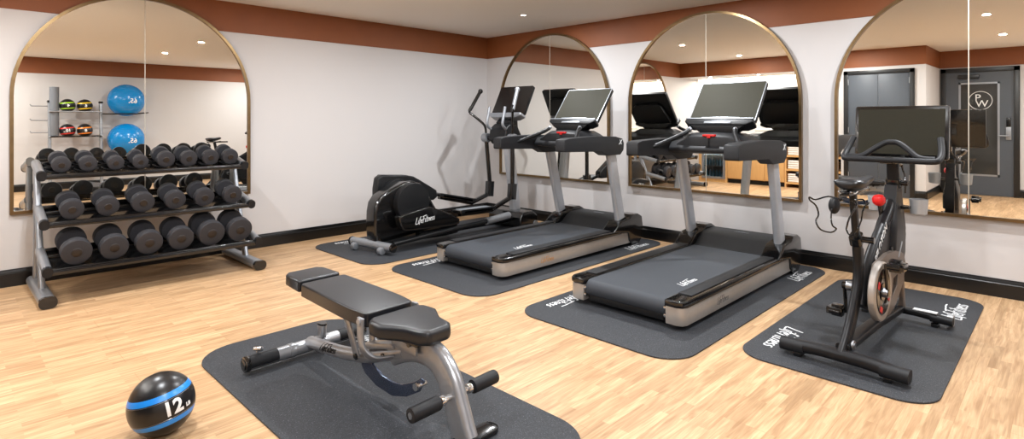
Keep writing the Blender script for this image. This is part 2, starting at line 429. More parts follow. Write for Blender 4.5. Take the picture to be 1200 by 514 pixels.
# local frame: x along the wall, +y out of the wall, z up
Tl = plane_T((1.36, WY-.001, 0), (-1, 0, 0), (0, -1, 0))
arched_mirror('tall arched bronze-framed mirror behind the dumbbell rack', Tl)
for y, lab in ((4.905, 'arched bronze-framed mirror nearest the corner, behind elliptical and first treadmill'),
               (2.74, 'arched bronze-framed mirror behind the nearer treadmill screen'),
               (.575, 'arched bronze-framed mirror behind the exercise bike, cut by the right edge')):
    Tr = plane_T((WX-.001, y, 0), (0, 1, 0), (-1, 0, 0)) @ Matrix.Rotation(R(-.15), 4, 'X')
    # very slight backward lean, as hung
    arched_mirror(lab, Matrix.Translation((-.004, 0, 0)) @ Tr)

# ------------------------------------------------------------------ ceiling lights
LX = (.65, 2.87, 4.75); LY = (4.5, 2.68, .70)
xn = {5.2: 'nearest the mirror wall', -.6: 'beyond the cabinet side', .65: 'cabinet side', 2.87: 'middle file', 4.75: 'mirror side'}
yn = {4.5: 'row nearest the dumbbell wall', 2.68: 'middle row', .70: 'third row', -.9: 'added out of view to brighten the wall opposite the dumbbells'}
src = None
for x, y in [(x, y) for x in LX for y in LY]+[(.65, -.9), (-.6, -.9), (5.2, -.9)]:  # last three lights are added, kept out of view to brighten the near wall
    if True:
        if src is None:
            src = thing('ceiling_light', '', 'ceiling light', (x, y, H), group='recessed ceiling lights')
            ring = [(.030, -.004), (.043, -.006), (.047, -.003), (.047, 0), (.03, 0)]
            MB().lathe(ring+[ring[0]], n=28).build('trim_ring', 'counter', src)
            MB().lathe([(0, -.002), (.031, -.002), (.031, -.001), (0, -.001)], n=24).build('lens', 'lens', src)
            o = src
        else: o = copy_tree(src); o.location = (x, y, H)
        o['label'] = 'small round recessed ceiling light %s, %s' % (xn[x], yn[y])
        li = bpy.data.lights.new('downlight', 'AREA'); li.shape = 'DISK'; li.size = .07; li.energy = 42; li.color = (.95, .975, 1)
        lo = bpy.data.objects.new('downlight', li); C.objects.link(lo); lo.location = (x, y, H-.012)
# ------------------------------------------------------------------ mats
def floor_mat(label, x0, x1, y0, y1, along='X', r=.2, th=.009, logo=.125, name='rubber_mat'):
    w, l = x1-x0, y1-y0
    root = thing(name, label, 'mat', ((x0+x1)/2, (y0+y1)/2, 0), group='black rubber equipment mats')
    MB().prism(rrect(w, l, r, 10), 0.0, th, 'XY', bevel=.0025).build('mat_sheet', 'mat', root)
    z = th+.0004
    if along == 'X': A = ((-w/2+.44, l/2-.13), (-1, 0, 0), (0, -1, 0)); B = ((w/2-.42, -l/2+.13), (1, 0, 0), (0, 1, 0))
    else: A = ((w/2-.13, l/2-.44), (0, 1, 0), (-1, 0, 0)); B = ((-w/2+.13, -l/2+.42), (0, -1, 0), (1, 0, 0))
    for o, xd, yd in (A, B):
        b = MB(); script_logo(b, plane_T((o[0], o[1], z), xd, yd), logo); b.build('logo', 'white', root)
    return root
floor_mat('black rubber mat under the nearer treadmill', 2.86, 5.65, 1.54, 2.81)
floor_mat('black rubber mat under the treadmill next to the elliptical', 2.86, 5.65, 3.17, 4.47)
floor_mat('black rubber mat under the elliptical trainer', 2.80, 5.45, 4.60, 5.82)
floor_mat('black rubber mat under the exercise bike', 3.25, 5.45, .45, 1.40, r=.17, logo=.14)
floor_mat('large speckled rubber mat under the weight bench', 1.02, 1.975, 1.40, 3.60, along='Y', r=.24)
MT = .009

# ------------------------------------------------------------------ treadmill
def screen_box(root, T, w, h, th, face='screen', rim='silver', back=True, lip=True):
    """T: x right, y up, z towards the viewer; origin at bottom centre of the front face"""
    MB().prism(rrect(w, h, .02, 5, 0, h/2), -th, -.004, 'XY', bevel=.004, T=T).build('screen_housing', 'plastic', root)
    MB().prism(rrect(w, h, .02, 5, 0, h/2), -.005, .0, 'XY', T=T, holes=[rrect(w-.014, h-.014, .014, 5, 0, h/2)]).build('screen_rim', rim, root)
    MB().prism(rrect(w-.013, h-.013, .014, 5, 0, h/2), -.006, -.0012, 'XY', T=T).build('screen', face, root)
    if back: MB().prism([(-w*.42, .03), (w*.42, .03), (w*.33, h*.62), (w*.26, h*.7), (-w*.26, h*.7), (-w*.33, h*.62)], -th-.05, -th+.002, 'XY', bevel=.015, T=T).build('rear_cover', 'plastic', root)

def treadmill(label, x, y, logo_mat):
    root = thing('treadmill', label, 'treadmill', (x, y, MT), group='treadmills facing the mirror wall')
    # deck and belt
    MB().box(.10, 2.0, -.325, .325, .03, .115, .006).box(.03, .1, -.30, .30, .035, .075, .004).build('deck', 'plastic', root)
    prof = [(.07+.062*math.cos(R(a)), .122+.062*math.sin(R(a))) for a in range(270, 89, -15)]+[(1.75, .184), (1.75, .11), (.2, .11), (.2, .06)]
    bl = MB().prism(prof, -.316, .316, 'XZ').build('belt', 'belt', root)
    b = MB(); script_logo(b, plane_T((.47, -.235, .1848), (1, 0, 0), (0, 1, 0)), .075); b.build('logo', 'white', bl)
    for s in (-1, 1):
        out = [(0, .33), (0, .41), (.015, .44), (.05, .457), (1.95, .457), (1.95, .33)]
        rl = MB().prism([(p[0], s*p[1]) for p in out], .035, .150, 'XY', bevel=.004).build('side_rail', 'warm', root)
        if s < 0:
            b = MB(); script_logo(b, plane_T((.56, -.4585, .095), (1, 0, 0), (0, 0, 1)), .06, swash=False, bold=0); b.build('logo', logo_mat, rl)
        cap = [(-.008, .325), (-.008, .41), (.01, .445), (.05, .463), (1.75, .463), (1.75, .323), (.05, .323)]
        MB().prism([(p[0], s*p[1]) for p in cap], .148, .192, 'XY', bevel=.012, seg=3).build('foot_rail', 'gloss', root)
        MB().box(.16, 1.70, s*.335 if s > 0 else -.43, .43 if s > 0 else -.335, .188, .199, .003).build('tread_strip', 'soft', root)
        for zz in (.13, .08): MB().cyl((.005, s*.322, zz), (.035, s*.322, zz), .011, bevel=.003).build('roller_bolt', 'chrome', root)
        # front boot
        pts = [(1.58, .185), (1.66, .24), (1.72, .285), (1.88, .30), (1.92, .335), (2.04, .335), (2.12, .30), (2.14, .2), (2.12, .06), (2.06, .012), (1.94, .012), (1.88, .06), (1.86, .15)]
        MB().prism(pts, s*.318, s*.475, 'XZ', bevel=.014, seg=3).build('upright_boot', 'gloss', root)
        # upright
        up = MB(); sec = rrect(.062, .125, .022, 4)
        up.tube([(1.80, s*.405, .26), (1.60, s*.415, 1.04)], sec=sec, up=(1, 0, 0)); up.build('upright', 'bright', root)
        MB().tube([(1.80+.01, s*.405, .25), (1.795, s*.405, .305)], sec=rrect(.074, .14, .024, 4), up=(1, 0, 0)).build('collar', 'gloss', root)
        # arm rest
        pts = [(.78, 1.055), (.79, 1.045), (1.36, 1.03), (1.46, .985), (1.70, .985), (1.755, 1.03), (1.765, 1.10), (1.74, 1.15), (1.62, 1.175), (1.30, 1.185), (.86, 1.172), (.79, 1.16), (.78, 1.145)]
        ar = MB().prism(pts, s*.365, s*.478, 'XZ', bevel=.016, seg=3).build('arm', 'soft', root)
        if s < 0:
            b = MB(); b.text('X', .07, plane_T((1.69, -.480, 1.115), (1, 0, 0), (0, 0, 1)), shear=.3, bold=.001); b.build('logo', 'white', ar)
        # grip bar
        gb = MB().tube([(.98, s*.405, 1.10), (1.10, s*.35, 1.135), (1.30, s*.23, 1.225), (1.36, s*.205, 1.262)], .021, 12, smooth=4).build('grip_bar', 'plastic', root)
        MB().cyl((1.355, s*.207, 1.258), (1.375, s*.198, 1.272), .022, .019, n=14, bevel=.004).build('grip_button', 'silver', gb)
    # motor hood
    pts = [(1.66, .186), (1.70, .195), (1.80, .27), (1.86, .292), (2.08, .30), (2.15, .275), (2.17, .2), (2.16, .06), (2.12, .03), (1.66, .03)]
    hd = MB().prism(pts, -.322, .322, 'XZ', bevel=.012, seg=3).build('motor_hood', 'soft', root)
    b = MB(); script_logo(b, plane_T((1.98, 0, .2985), (0, -1, 0), (1, 0, 0)), .045, swash=False); b.build('logo', 'silver', hd)
    # console bridge
    MB().prism([(1.28, 1.07), (1.28, 1.10), (1.34, 1.155), (1.5, 1.17), (1.68, 1.165), (1.72, 1.12), (1.70, 1.06), (1.5, 1.045)], -.37, .37, 'XZ', bevel=.012, seg=3).build('console_bridge', 'soft', root)
    dm = []
    for yy in (-.30, -.24, -.17, 0, .17, .24, .30): dm.append(yy)
    b = bmesh.new(); rings = []
    for yy in dm:
        k = {0: 1, .17: .93, .24: .55, .30: .12}[abs(yy)]
        zt = 1.165+.075*k
        rings.append([b.verts.new(p) for p in ((1.30, yy, 1.08), (1.31, yy, zt-.035), (1.36, yy, zt-.005), (1.50, yy, zt), (1.66, yy, zt-.005), (1.70, yy, 1.08))])
    for A, B_ in zip(rings, rings[1:]):
        for i in range(6): b.faces.new((A[i], A[(i+1) % 6], B_[(i+1) % 6], B_[i]))
    b.faces.new(rings[0]); b.faces.new(rings[-1][::-1])
    mb = MB(); mb._merge(b, None, .006, 2); dome = mb.build('control_dome', 'soft', root, angle=50)
    MB().box(1.297, 1.33, -.055, .055, 1.205, 1.222, .004).box(1.298, 1.325, -.015, .015, 1.19, 1.208, .003).build('stop_button', 'red', dome)
    MB().cyl((1.298, 0, 1.195), (1.292, 0, 1.10), .004, n=8).build('safety_cord', 'gloss', dome)
    # neck, tray, screen
    MB().prism([(-.14, 1.225), (.14, 1.225), (.24, 1.30), (-.24, 1.30)], 1.44, 1.60, 'YZ', bevel=.012).build('neck', 'plastic', root)
    T = plane_T((1.515, 0, 1.315), (0, -1, 0), (.62, 0, .785))
    tr = MB().prism([(-.31, -.012), (-.30, .02), (.30, .02), (.31, -.012), (.25, -.045), (-.25, -.045)], -.05, .045, 'XY', bevel=.008, seg=3, T=T).build('tray', 'plastic', root)
    MB().prism([(-.305, .015), (-.30, .024), (.30, .024), (.305, .015)], -.02, .05, 'XY', T=T).build('tray_rim', 'silver', tr)
    MB().box(-.17, .17, .024, .05, -.0, .03, .004, T=T).build('device_ledge', 'silver', tr)
    MB().box(-.12, .12, -.036, -.016, .036, .05, .003, T=T).build('button_strip', 'silver', tr)
    screen_box(root, T @ Matrix.Translation((0, .022, 0)), .60, .455, .04)
    return root
treadmill('treadmill nearer the camera, between bike and second treadmill', 3.30, 2.195, 'greyprint')
treadmill('treadmill beside the elliptical, farther from the camera', 3.30, 3.82, 'gold')

# ------------------------------------------------------------------ elliptical
def elliptical():
    ox, oy = 0, 5.10
    root = thing('elliptical_trainer', 'black elliptical cross-trainer in the corner beside the far treadmill', 'elliptical', (3.10, oy, MT))
    def P(l, dx=3.10): return [(a-dx, b) for a, b in l]
    body = [(.05, .06), (.02, .12), (.012, .28), (.016, .408), (.035, .50), (.08, .56), (.215, .632), (.376, .687), (.47, .695), (.58, .66), (.665, .58), (.72, .48), (.80, .36), (1.10, .20), (1.12, .05), (.9, .04)]
    MB().prism(body, -.085, .10, 'XZ', bevel=.03, seg=4).build('drive_housing', 'gloss', root, angle=45)
    for s, cx, cz in ((-1, .434, .475), (1, .42, .50)):
        y0, y1 = (-.165, -.08) if s < 0 else (.095, .16)
        MB().cyl((cx, y0, cz), (cx, y1, cz), .205, n=44, bevel=.01).build('crank_disc', 'plastic', root)
    near = [(.19, .357), (.205, .29), (.235, .225), (.275, .206), (.864, .184), (.985, .195), (.985, .25), (.864, .318), (.687, .388), (.60, .418), (.53, .422), (.23, .380)]
    a = MB().prism(near, -.26, -.155, 'XZ', bevel=.016, seg=3).build('crank_arm_cover', 'gloss', root)
    b = MB(); script_logo(b, plane_T((.50, -.2615, .305), (1, 0, .10), (-.1, 0, 1)), .085, swash=False); b.build('logo', 'white', a)
    far = [(.18, .50), (.18, .611), (.20, .726), (.25, .757), (.564, .735), (.663, .712), (.763, .658), (.985, .531), (.995, .45), (.94, .42), (.5, .42)]
    MB().prism(far, .15, .25, 'XZ', bevel=.02, seg=3).build('crank_arm_cover', 'plastic', root)
    # pedals and links
    def rod(s, pedal, el, up, mat_='gloss'):
        yy = s*.235
        (x0, z0), (x1, z1) = pedal; L = math.hypot(x1-x0, z1-z0); an = math.atan2(z1-z0, x1-x0)
        T = Matrix.Translation((x0, yy, z0)) @ Matrix.Rotation(-an, 4, 'Y')
        pd = MB().prism(rrect(L, .19, .05, 5, L/2, 0), -.035, 0, 'XY', bevel=.008, T=T).build('pedal', 'gloss', root)
        MB().prism(rrect(L-.06, .13, .03, 5, L/2, 0), -.002, .003, 'XY', T=T).build('pedal_tread', 'tread', pd)
        MB().prism([(x, z) for x, z in rrect(L, .035, .014, 4, L/2, -.008)], -.095, -.085, 'XZ', T=T).prism([(x, z) for x, z in rrect(L, .035, .014, 4, L/2, -.008)], .085, .095, 'XZ', T=T).build('pedal_guard', 'plastic', pd)
        MB().tube([(x0+.05, yy, z0-.05), (x1, yy, z1-.05), (el[0], yy, el[1])], sec=rrect(.05, .05, .012, 3)).build('foot_link', 'gloss', root)
    near_el = (1.82, .41); far_el = (1.885, .40)
    rod(-1, ((.95, .345), (1.47, .335)), near_el, None)
    rod(1, ((1.03, .485), (1.58, .365)), far_el, None)
    for s, el in ((-1, near_el), (1, far_el)):
        yy = s*.235; px = 1.84
        top = (px, yy, 1.13)
        bx, bz = el[0]+.01, el[1]+.07
        MB().tube([(bx-.005, yy, bz-.10), (bx+.012, yy, bz+.09)], sec=rrect(.085, .10, .02, 4)).build('link_joint', 'gloss', root)
        ar = MB().tube([(bx+.01, yy, bz+.05), (px, yy, 1.11)], .027, 14).build('swing_arm', 'gloss', root)
        MB().cyl((px, yy-.045, 1.12), (px, yy+.045, 1.12), .058, n=24, bevel=.008).build('pivot_cap', 'silver', root)
        hd = MB().tube([(px, yy, 1.12), (px-.01, yy+s*.01, 1.26), (px-.06, yy+s*.06, 1.34), (px-.15, yy+s*.15, 1.44)], .016, 12, smooth=4).tube([(px-.15, yy+s*.15, 1.44), (px-.155, yy+s*.15, 1.47), (px-.13, yy+s*.14, 1.52)], .017, 12).build('moving_handle', 'gloss', root)
        MB().tube([(px-.145, yy+s*.15, 1.47), (px-.02, yy+s*.10, 1.70)], .023, 12).sphere((px-.012, yy+s*.095, 1.715), .032).build('handle_grip', 'silver' if s < 0 else 'gloss', hd)
        MB().tube([(px+.05, s*.11, 1.20), (px-.04, s*.14, 1.25), (px-.075, s*.14, 1.30), (px-.05, s*.14, 1.42), (px-.03, s*.14, 1.51)], .018, 12, smooth=4).build('fixed_handle', 'silver', root)
    # mast, console head, screen
    MB().tube([(2.14, 0, .1), (2.0, 0, 1.1)], sec=rrect(.11, .12, .03, 4), up=(1, 0, 0)).build('mast', 'bright', root)
    MB().prism([(1.86, 1.04), (1.80, 1.10), (1.82, 1.24), (1.90, 1.30), (2.02, 1.28), (2.1, 1.15), (2.08, 1.04)], -.15, .15, 'XZ', bevel=.02, seg=3).build('console_head', 'plastic', root)
    MB().cyl((1.84, -.27, 1.12), (1.84, .27, 1.12), .03).build('pivot_shaft', 'plastic', root)
    MB().prism([(1.92, 1.24), (1.90, 1.32), (2.0, 1.40), (2.05, 1.38), (2.06, 1.25)], -.12, .12, 'XZ', bevel=.01).build('neck', 'plastic', root)
    T = plane_T((1.975, 0, 1.40), (0, -1, 0), (.45, 0, .89))
    MB().prism([(-.29, -.01), (-.28, .022), (.28, .022), (.29, -.01), (.22, -.045), (-.22, -.045)], -.05, .05, 'XY', bevel=.008, seg=3, T=T).build('tray', 'silver', root)
    screen_box(root, T @ Matrix.Translation((0, .024, 0)), .58, .40, .04, 'dscreen', 'gloss')
    # base frame
    MB().tube([(.05, 0, .085), (2.2, 0, .085)], sec=rrect(.09, .05, .012, 3)).build('base_rail', 'plastic', root)
    MB().tube([(.55, -.12, .10), (1.95, -.12, .13)], .03, 12).build('guide_rail', 'plastic', root)
    MB().tube([(1.40, -.24, .165), (1.78, -.235, .192)], .042, 16).build('link_sleeve', 'silver', root)
    MB().tube([(.15, -.20, .085), (.906, -.235, .145), (1.45, -.24, .168)], .026, 12).build('lower_link', 'plastic', root)
    MB().prism([(1.93, .02), (1.93, .14), (1.98, .20), (2.15, .21), (2.24, .15), (2.24, .02)], -.29, .29, 'XZ', bevel=.02, seg=3).build('front_cover', 'gloss', root)
    ft = MB().tube([(.075, -.30, .075), (-.015, .30, .075)], .042, 18).build('rear_foot', 'silver', root)
    for s in (-1, 1):
        MB().cyl((.03-s*.045, s*.30, .075), (.03-s*.049, s*.325, .075), .045, n=20, bevel=.006).build('end_cap', 'gloss', root)
        wx = .03-s*.03-.05
        MB().cyl((wx, s*.20-.03, .04), (wx, s*.20+.03, .04), .036, n=20, bevel=.006).build('transport_wheel', 'silver', root)
        MB().tube([(wx, s*.20, .04), (wx+.05, s*.20, .075)], .022, 10).build('wheel_bracket', 'silver', root)
    MB().cyl((2.2, -.3, .045), (2.2, .3, .045), .04, n=16).build('front_foot', 'silver', root)
elliptical()

# ------------------------------------------------------------------ exercise bike
def bike():
    root = thing('exercise_bike', 'dark spin-style exercise bike with large screen, on its own mat by the mirrors', 'exercise bike', (3.45, .89, MT), (0, 0, R(-3.0)))
    # stabilisers
    for nm, x, hw, r in (('rear_stabiliser', 0, .31, .036), ('front_stabiliser', 1.13, .29, .026)):
        st = MB().tube([(x, -hw, .05), (x, -.10, .066), (x, .10, .066), (x, hw, .05)], sec=rrect(r*2.2, r*1.7, r*.7, 5)).build(nm, 'bike', root)
        for s in (-1, 1):
            MB().tube([(x, s*hw*.60, .054), (x, s*hw*1.01, .05)], sec=rrect(r*2.4, r*1.9, r*.8, 5)).build('end_cap', 'soft', st)
            MB().box(x-.03, x+.03, s*(hw-.09)-.02, s*(hw-.09)+.02, 0, .025, .004).build('foot_pad', 'gloss', st)
        if x > 1: MB().box(x-.022, x+.022, -.21, -.08, .085, .091, .001).build('rating_label', 'white', st)
    for s in (-1, 1): MB().cyl((1.19, s*.27-.015, .045), (1.19, s*.27+.015, .045), .036, n=20).build('transport_wheel', 'frost', root)
    MB().tube([(0.02, 0, .10), (.55, 0, .10), (1.10, 0, .075)], sec=rrect(.07, .045, .012, 3)).build('base_beam', 'bike', root)
    # rear leg and seat post
    MB().tube([(.0, 0, .06), (.06, 0, .11), (.16, 0, .22), (.25, 0, .36), (.285, 0, .48), (.28, 0, .60)], sec=rrect(.085, .042, .018, 4), smooth=5, up=(0, 1, 0)).build('rear_leg', 'bike', root)
    MB().cyl((.06, -.046, .115), (.06, -.036, .115), .028, bevel=.003).cyl((.06, -.05, .115), (.06, -.046, .115), .016).build('leg_bolt', 'handle', root)
    MB().tube([(.285, 0, .50), (.255, 0, .66)], sec=rrect(.062, .046, .018, 4), up=(0, 1, 0)).build('seat_tube', 'bike', root)
    MB().tube([(.26, 0, .64), (.235, 0, .685)], sec=rrect(.08, .062, .02, 4), up=(0, 1, 0)).cyl((.25, -.03, .665), (.25, -.09, .665), .018).build('seat_clamp', 'gloss', root)
    MB().tube([(.26, 0, .60), (.185, 0, .94)], sec=rrect(.05, .034, .014, 4), up=(0, 1, 0)).build('seat_post', 'bike', root)
    MB().box(.06, .42, -.022, .022, .925, .95, .006).build('seat_slider', 'gloss', root)
    # saddle
    b = bmesh.new(); rings = []
    for x, w, z, h in ((.0, .050, 1.00, .022), (.012, .070, 1.004, .044), (.06, .074, 1.006, .056), (.11, .064, 1.004, .056), (.15, .046, 1.006, .052), (.20, .032, 1.012, .046), (.25, .026, 1.018, .036), (.275, .015, 1.014, .018)):
        rings.append([b.verts.new((x, w*math.cos(a), z+(h*math.sin(a)*.30 if math.sin(a) > 0 else h*math.sin(a)*(.6+.4*abs(math.sin(a)))))) for a in [2*PI*i/18 for i in range(18)]])
    for A, B_ in zip(rings, rings[1:]):
        for i in range(18): b.faces.new((A[i], A[(i+1) % 18], B_[(i+1) % 18], B_[i]))
    b.faces.new(rings[0]); b.faces.new(rings[-1][::-1]); mb = MB(); mb._merge(b, Matrix.Translation((.055, .0, -.002)) @ Matrix.Rotation(R(-12), 4, 'Z')); sd = mb.build('saddle', 'pad', root, angle=80)
    MB().tube([(.05, .03, .95), (.12, .03, .935), (.30, .01, .955)], .005, 6).tube([(.05, -.03, .95), (.12, -.03, .935), (.30, -.01, .955)], .005, 6).build('saddle_rail', 'chrome', sd)
    # main frame: swept double body from head tube to crank
    fr = [(.93, .92), (1.03, .92), (1.07, .80), (1.14, .62), (1.13, .46), (1.02, .30), (.80, .22), (.42, .23), (.36, .27), (.38, .36), (.50, .50), (.66, .62), (.82, .72), (.90, .80)]
    hole = [(.72, .46), (.92, .42), (1.0, .50), (.98, .60), (.90, .64), (.80, .58)]
    MB().prism(fr, -.035, .035, 'XZ', bevel=0, holes=[hole]).build('frame', 'bike', root)
    MB().tube([(1.0, 0, .88), (.985, .0, .80), (.95, 0, .70), (.92, 0, .60), (.90, 0, .50)], sec=rrect(.30, .125, .055, 6), smooth=4, up=(0, 1, 0), scale=lambda t: .36+.64*min(1, t*1.5)**1.3).build('frame_shell', 'bike', root, angle=60)
    fb = MB().tube([(1.0, 0, .86), (.88, 0, .74), (.62, 0, .58), (.42, 0, .42), (.33, 0, .26)], sec=rrect(.10, .06, .025, 4), smooth=5, up=(0, 1, 0)).build('down_tube', 'bike', root)
    b = MB(); b.text('PELOTON', .065, plane_T((.60, -.0315, .59), (.75, 0, .62), (-.62, 0, .75)), shear=.2, bold=.001); b.build('wordmark', 'white', fb)
    MB().prism([(x*.022, z*.022) for x, z in ((-1, -1), (-.4, -1.1), (.2, .2), (1, .2), (.8, 1), (-.2, 1.1))], -.001, .001, 'XY', T=plane_T((.49, -.0315, .475), (.75, 0, .62), (-.62, 0, .75))).build('emblem', 'red', fb)
    MB().tube([(1.0, 0, .80), (1.10, 0, .60), (1.08, 0, .35), (1.13, 0, .08)], sec=rrect(.06, .07, .02, 4), smooth=5, up=(0, 1, 0)).build('front_leg', 'brown', root)
    # flywheel
    fx, fy, fz, fr_ = .405, -.075, .350, .170
    fw = MB().lathe([(.035, -.012), (.13, -.006), (.135, -.019), (fr_-.006, -.019), (fr_, -.013), (fr_, .013), (fr_-.006, .019), (.135, .019), (.13, .006), (.035, .012)], (fx, fy, fz), (0, 1, 0), 56).build('drive_disc', 'warm', root)
    MB().lathe([(.085, -.0215), (.128, -.0215), (.128, -.006), (.085, -.006), (.085, -.0215)], (fx, fy, fz), (0, 1, 0), 40).lathe([(0, -.02), (.05, -.02), (.05, .02), (0, .02)], (fx, fy, fz), (0, 1, 0), 24).build('disc_hub', 'gloss', fw)
    b = MB()
    for k in range(4): b.box(.09, .122, -.024, -.0212, -.02, .02, .001, T=Matrix.Translation((fx, fy, fz)) @ Matrix.Rotation(k*PI/2+.5, 4, 'Y'))
    b.build('disc_mark', 'red', fw)
    MB().lathe([(0, -.012), (.15, -.010), (.16, -.02), (.205, -.02), (.21, -.012), (.21, .012), (.205, .02), (.16, .02), (.15, .010), (0, .012)], (.86, 0, .265), (0, 1, 0), 56).build('flywheel', 'gloss', root)
    # belt guard
    g = [(.32, .36), (.40, .50), (.62, .53), (.86, .52), (.98, .47), (1.02, .40), (.96, .29), (.80, .19), (.66, .15), (.56, .17), (.40, .26)]
    gh = [(.70, .24), (.82, .30), (.84, .37), (.74, .36)]
    MB().prism(g, -.062, -.036, 'XZ', holes=[gh], bevel=0).build('belt_guard', 'brown', root)
    MB().box(.76, .90, -.05, .05, .46, .55, .008).build('brake_unit', 'gloss', root)
    MB().cyl((.85, -.052, .47), (.93, -.052, .56), .014, bevel=.003).build('brake_strut', 'silver', root)
    # cranks, pedals
    cx, cz = .41, .345
    MB().cyl((cx, -.118, cz), (cx, .10, cz), .028, bevel=.003).build('crank_axle', 'handle', root)
    for s, an in ((-1, R(100)), (1, R(-80))):
        ex, ez = cx+.172*math.cos(an), cz+.172*math.sin(an); yy = s*.112
        cr = MB().tube([(cx, yy, cz), (ex, yy, ez)], sec=rrect(.03, .016, .006, 3), up=(0, 1, 0)).cyl((cx, yy-.01, cz), (cx, yy+.01, cz), .022).build('crank_arm', 'gloss', root)
        MB().box(ex-.05, ex+.05, s*.125, s*.21, ez-.02, ez+.02, .006).box(ex-.02, ex+.03, s*.13, s*.19, ez-.035, ez+.035, .006).cyl((ex-.045, s*.16-.03, ez), (ex-.045, s*.16+.03, ez), .016).cyl((ex+.045, s*.16-.03, ez), (ex+.045, s*.16+.03, ez), .016).build('pedal', 'gloss', root)
    # resistance knob
    MB().tube([(.84, .02, .66), (.80, .03, .81)], .014, 12).build('knob_stem', 'gloss', root)
    MB().lathe([(0, 0), (.024, .002), (.037, .02), (.037, .045), (.028, .06), (.012, .064), (0, .064)], (.80, .03, .80), (-.3, .05, .95), 20).build('resistance_knob', 'red', root)
    # head post, bars
    MB().tube([(1.0, 0, .82), (.975, 0, 1.07)], sec=rrect(.05, .07, .02, 4), up=(0, 1, 0)).build('handlebar_post', 'bike', root)
    MB().tube([(1.0, 0, .90), (.99, 0, .955)], sec=rrect(.065, .085, .02, 4), up=(0, 1, 0)).cyl((.99, -.03, .93), (.99, -.08, .93), .016).build('post_clamp', 'gloss', root)
    hb = [(1.03, .245, 1.225), (.99, .258, 1.175), (.94, .266, 1.125), (.89, .262, 1.095), (.865, .235, 1.086), (.86, .12, 1.086), (.86, 0, 1.086), (.86, -.12, 1.086), (.865, -.235, 1.086), (.89, -.262, 1.095), (.94, -.266, 1.125), (.99, -.258, 1.175), (1.03, -.245, 1.225)]
    MB().tube(hb, .0195, 12, smooth=5).build('handlebar', 'soft', root)
    MB().tube([(.89, .245, 1.098), (.90, .16, 1.105), (.93, .10, 1.15), (.955, .04, 1.192), (.96, 0, 1.198), (.955, -.04, 1.192), (.93, -.10, 1.15), (.90, -.16, 1.105), (.89, -.245, 1.098)], .018, 12, smooth=5).build('inner_bar', 'soft', root)
    MB().box(.845, .99, -.045, .045, 1.06, 1.104, .01).build('bar_clamp', 'gloss', root)
    # screen
    MB().tube([(1.0, 0, 1.08), (1.12, 0, 1.045), (1.19, 0, 1.10), (1.19, 0, 1.20)], .02, 12, smooth=4).box(1.158, 1.20, -.06, .06, 1.15, 1.30, .008).build('screen_mount', 'gloss', root)
    T = plane_T((1.125, 0.0, 1.085), (0, -1, 0), (.07, 0, 1))
    MB().prism(rrect(.54, .355, .015, 5, 0, .1775), -.028, -.002, 'XY', bevel=.004, T=T).build('screen_housing', 'gloss', root)
    MB().prism(rrect(.498, .305, .004, 2, 0, .18), -.003, 0, 'XY', T=T).build('screen', 'screen', root)
    MB().tube([(1.15, 0, 1.12), (1.12, -.02, 1.02), (1.06, -.05, .96), (1.06, -.05, .86)], .006, 8, smooth=5).build('cable', 'gloss', root)
    # bottle holders
    for s in (-1, 1):
        MB().lathe([(.036, 0), (.046, .005), (.053, .10), (.050, .10), (.043, .010), (0, .010), (0, 0), (.036, 0)], (1.08, s*.12, .725), (0, 0, 1), 24).build('bottle_holder', 'frost', root)
        MB().box(1.0, 1.07, s*.03, s*.085, .76, .78, .004).build('holder_arm', 'gloss', root)
    # wire weight cradles behind the saddle
    for s in (-1, 1):
        y = s*.085
        pts = [(.08, s*.02, .90), (.06, y, .915), (-.02, y+s*.04, .90), (-.05, y+s*.06, .915), (-.07, y+s*.05, .90), (-.04, y+s*.03, .87), (-.03, y+s*.02, .82), (-.07, y+s*.02, .79), (-.06, y+s*.0, .745), (-.02, y-s*.04, .73), (.0, y-s*.06, .75), (-.03, y-s*.05, .77), (-.02, y-s*.04, .82), (.06, y-s*.03, .88), (.10, s*.02, .90)]
        MB().tube(pts, .0045, 6, smooth=3).build('weight_cradle', 'gloss', root)
    MB().sphere((.06, .055, .868), .045, .9, .62, 1.05).build('seat_pod', 'soft', root)
bike()

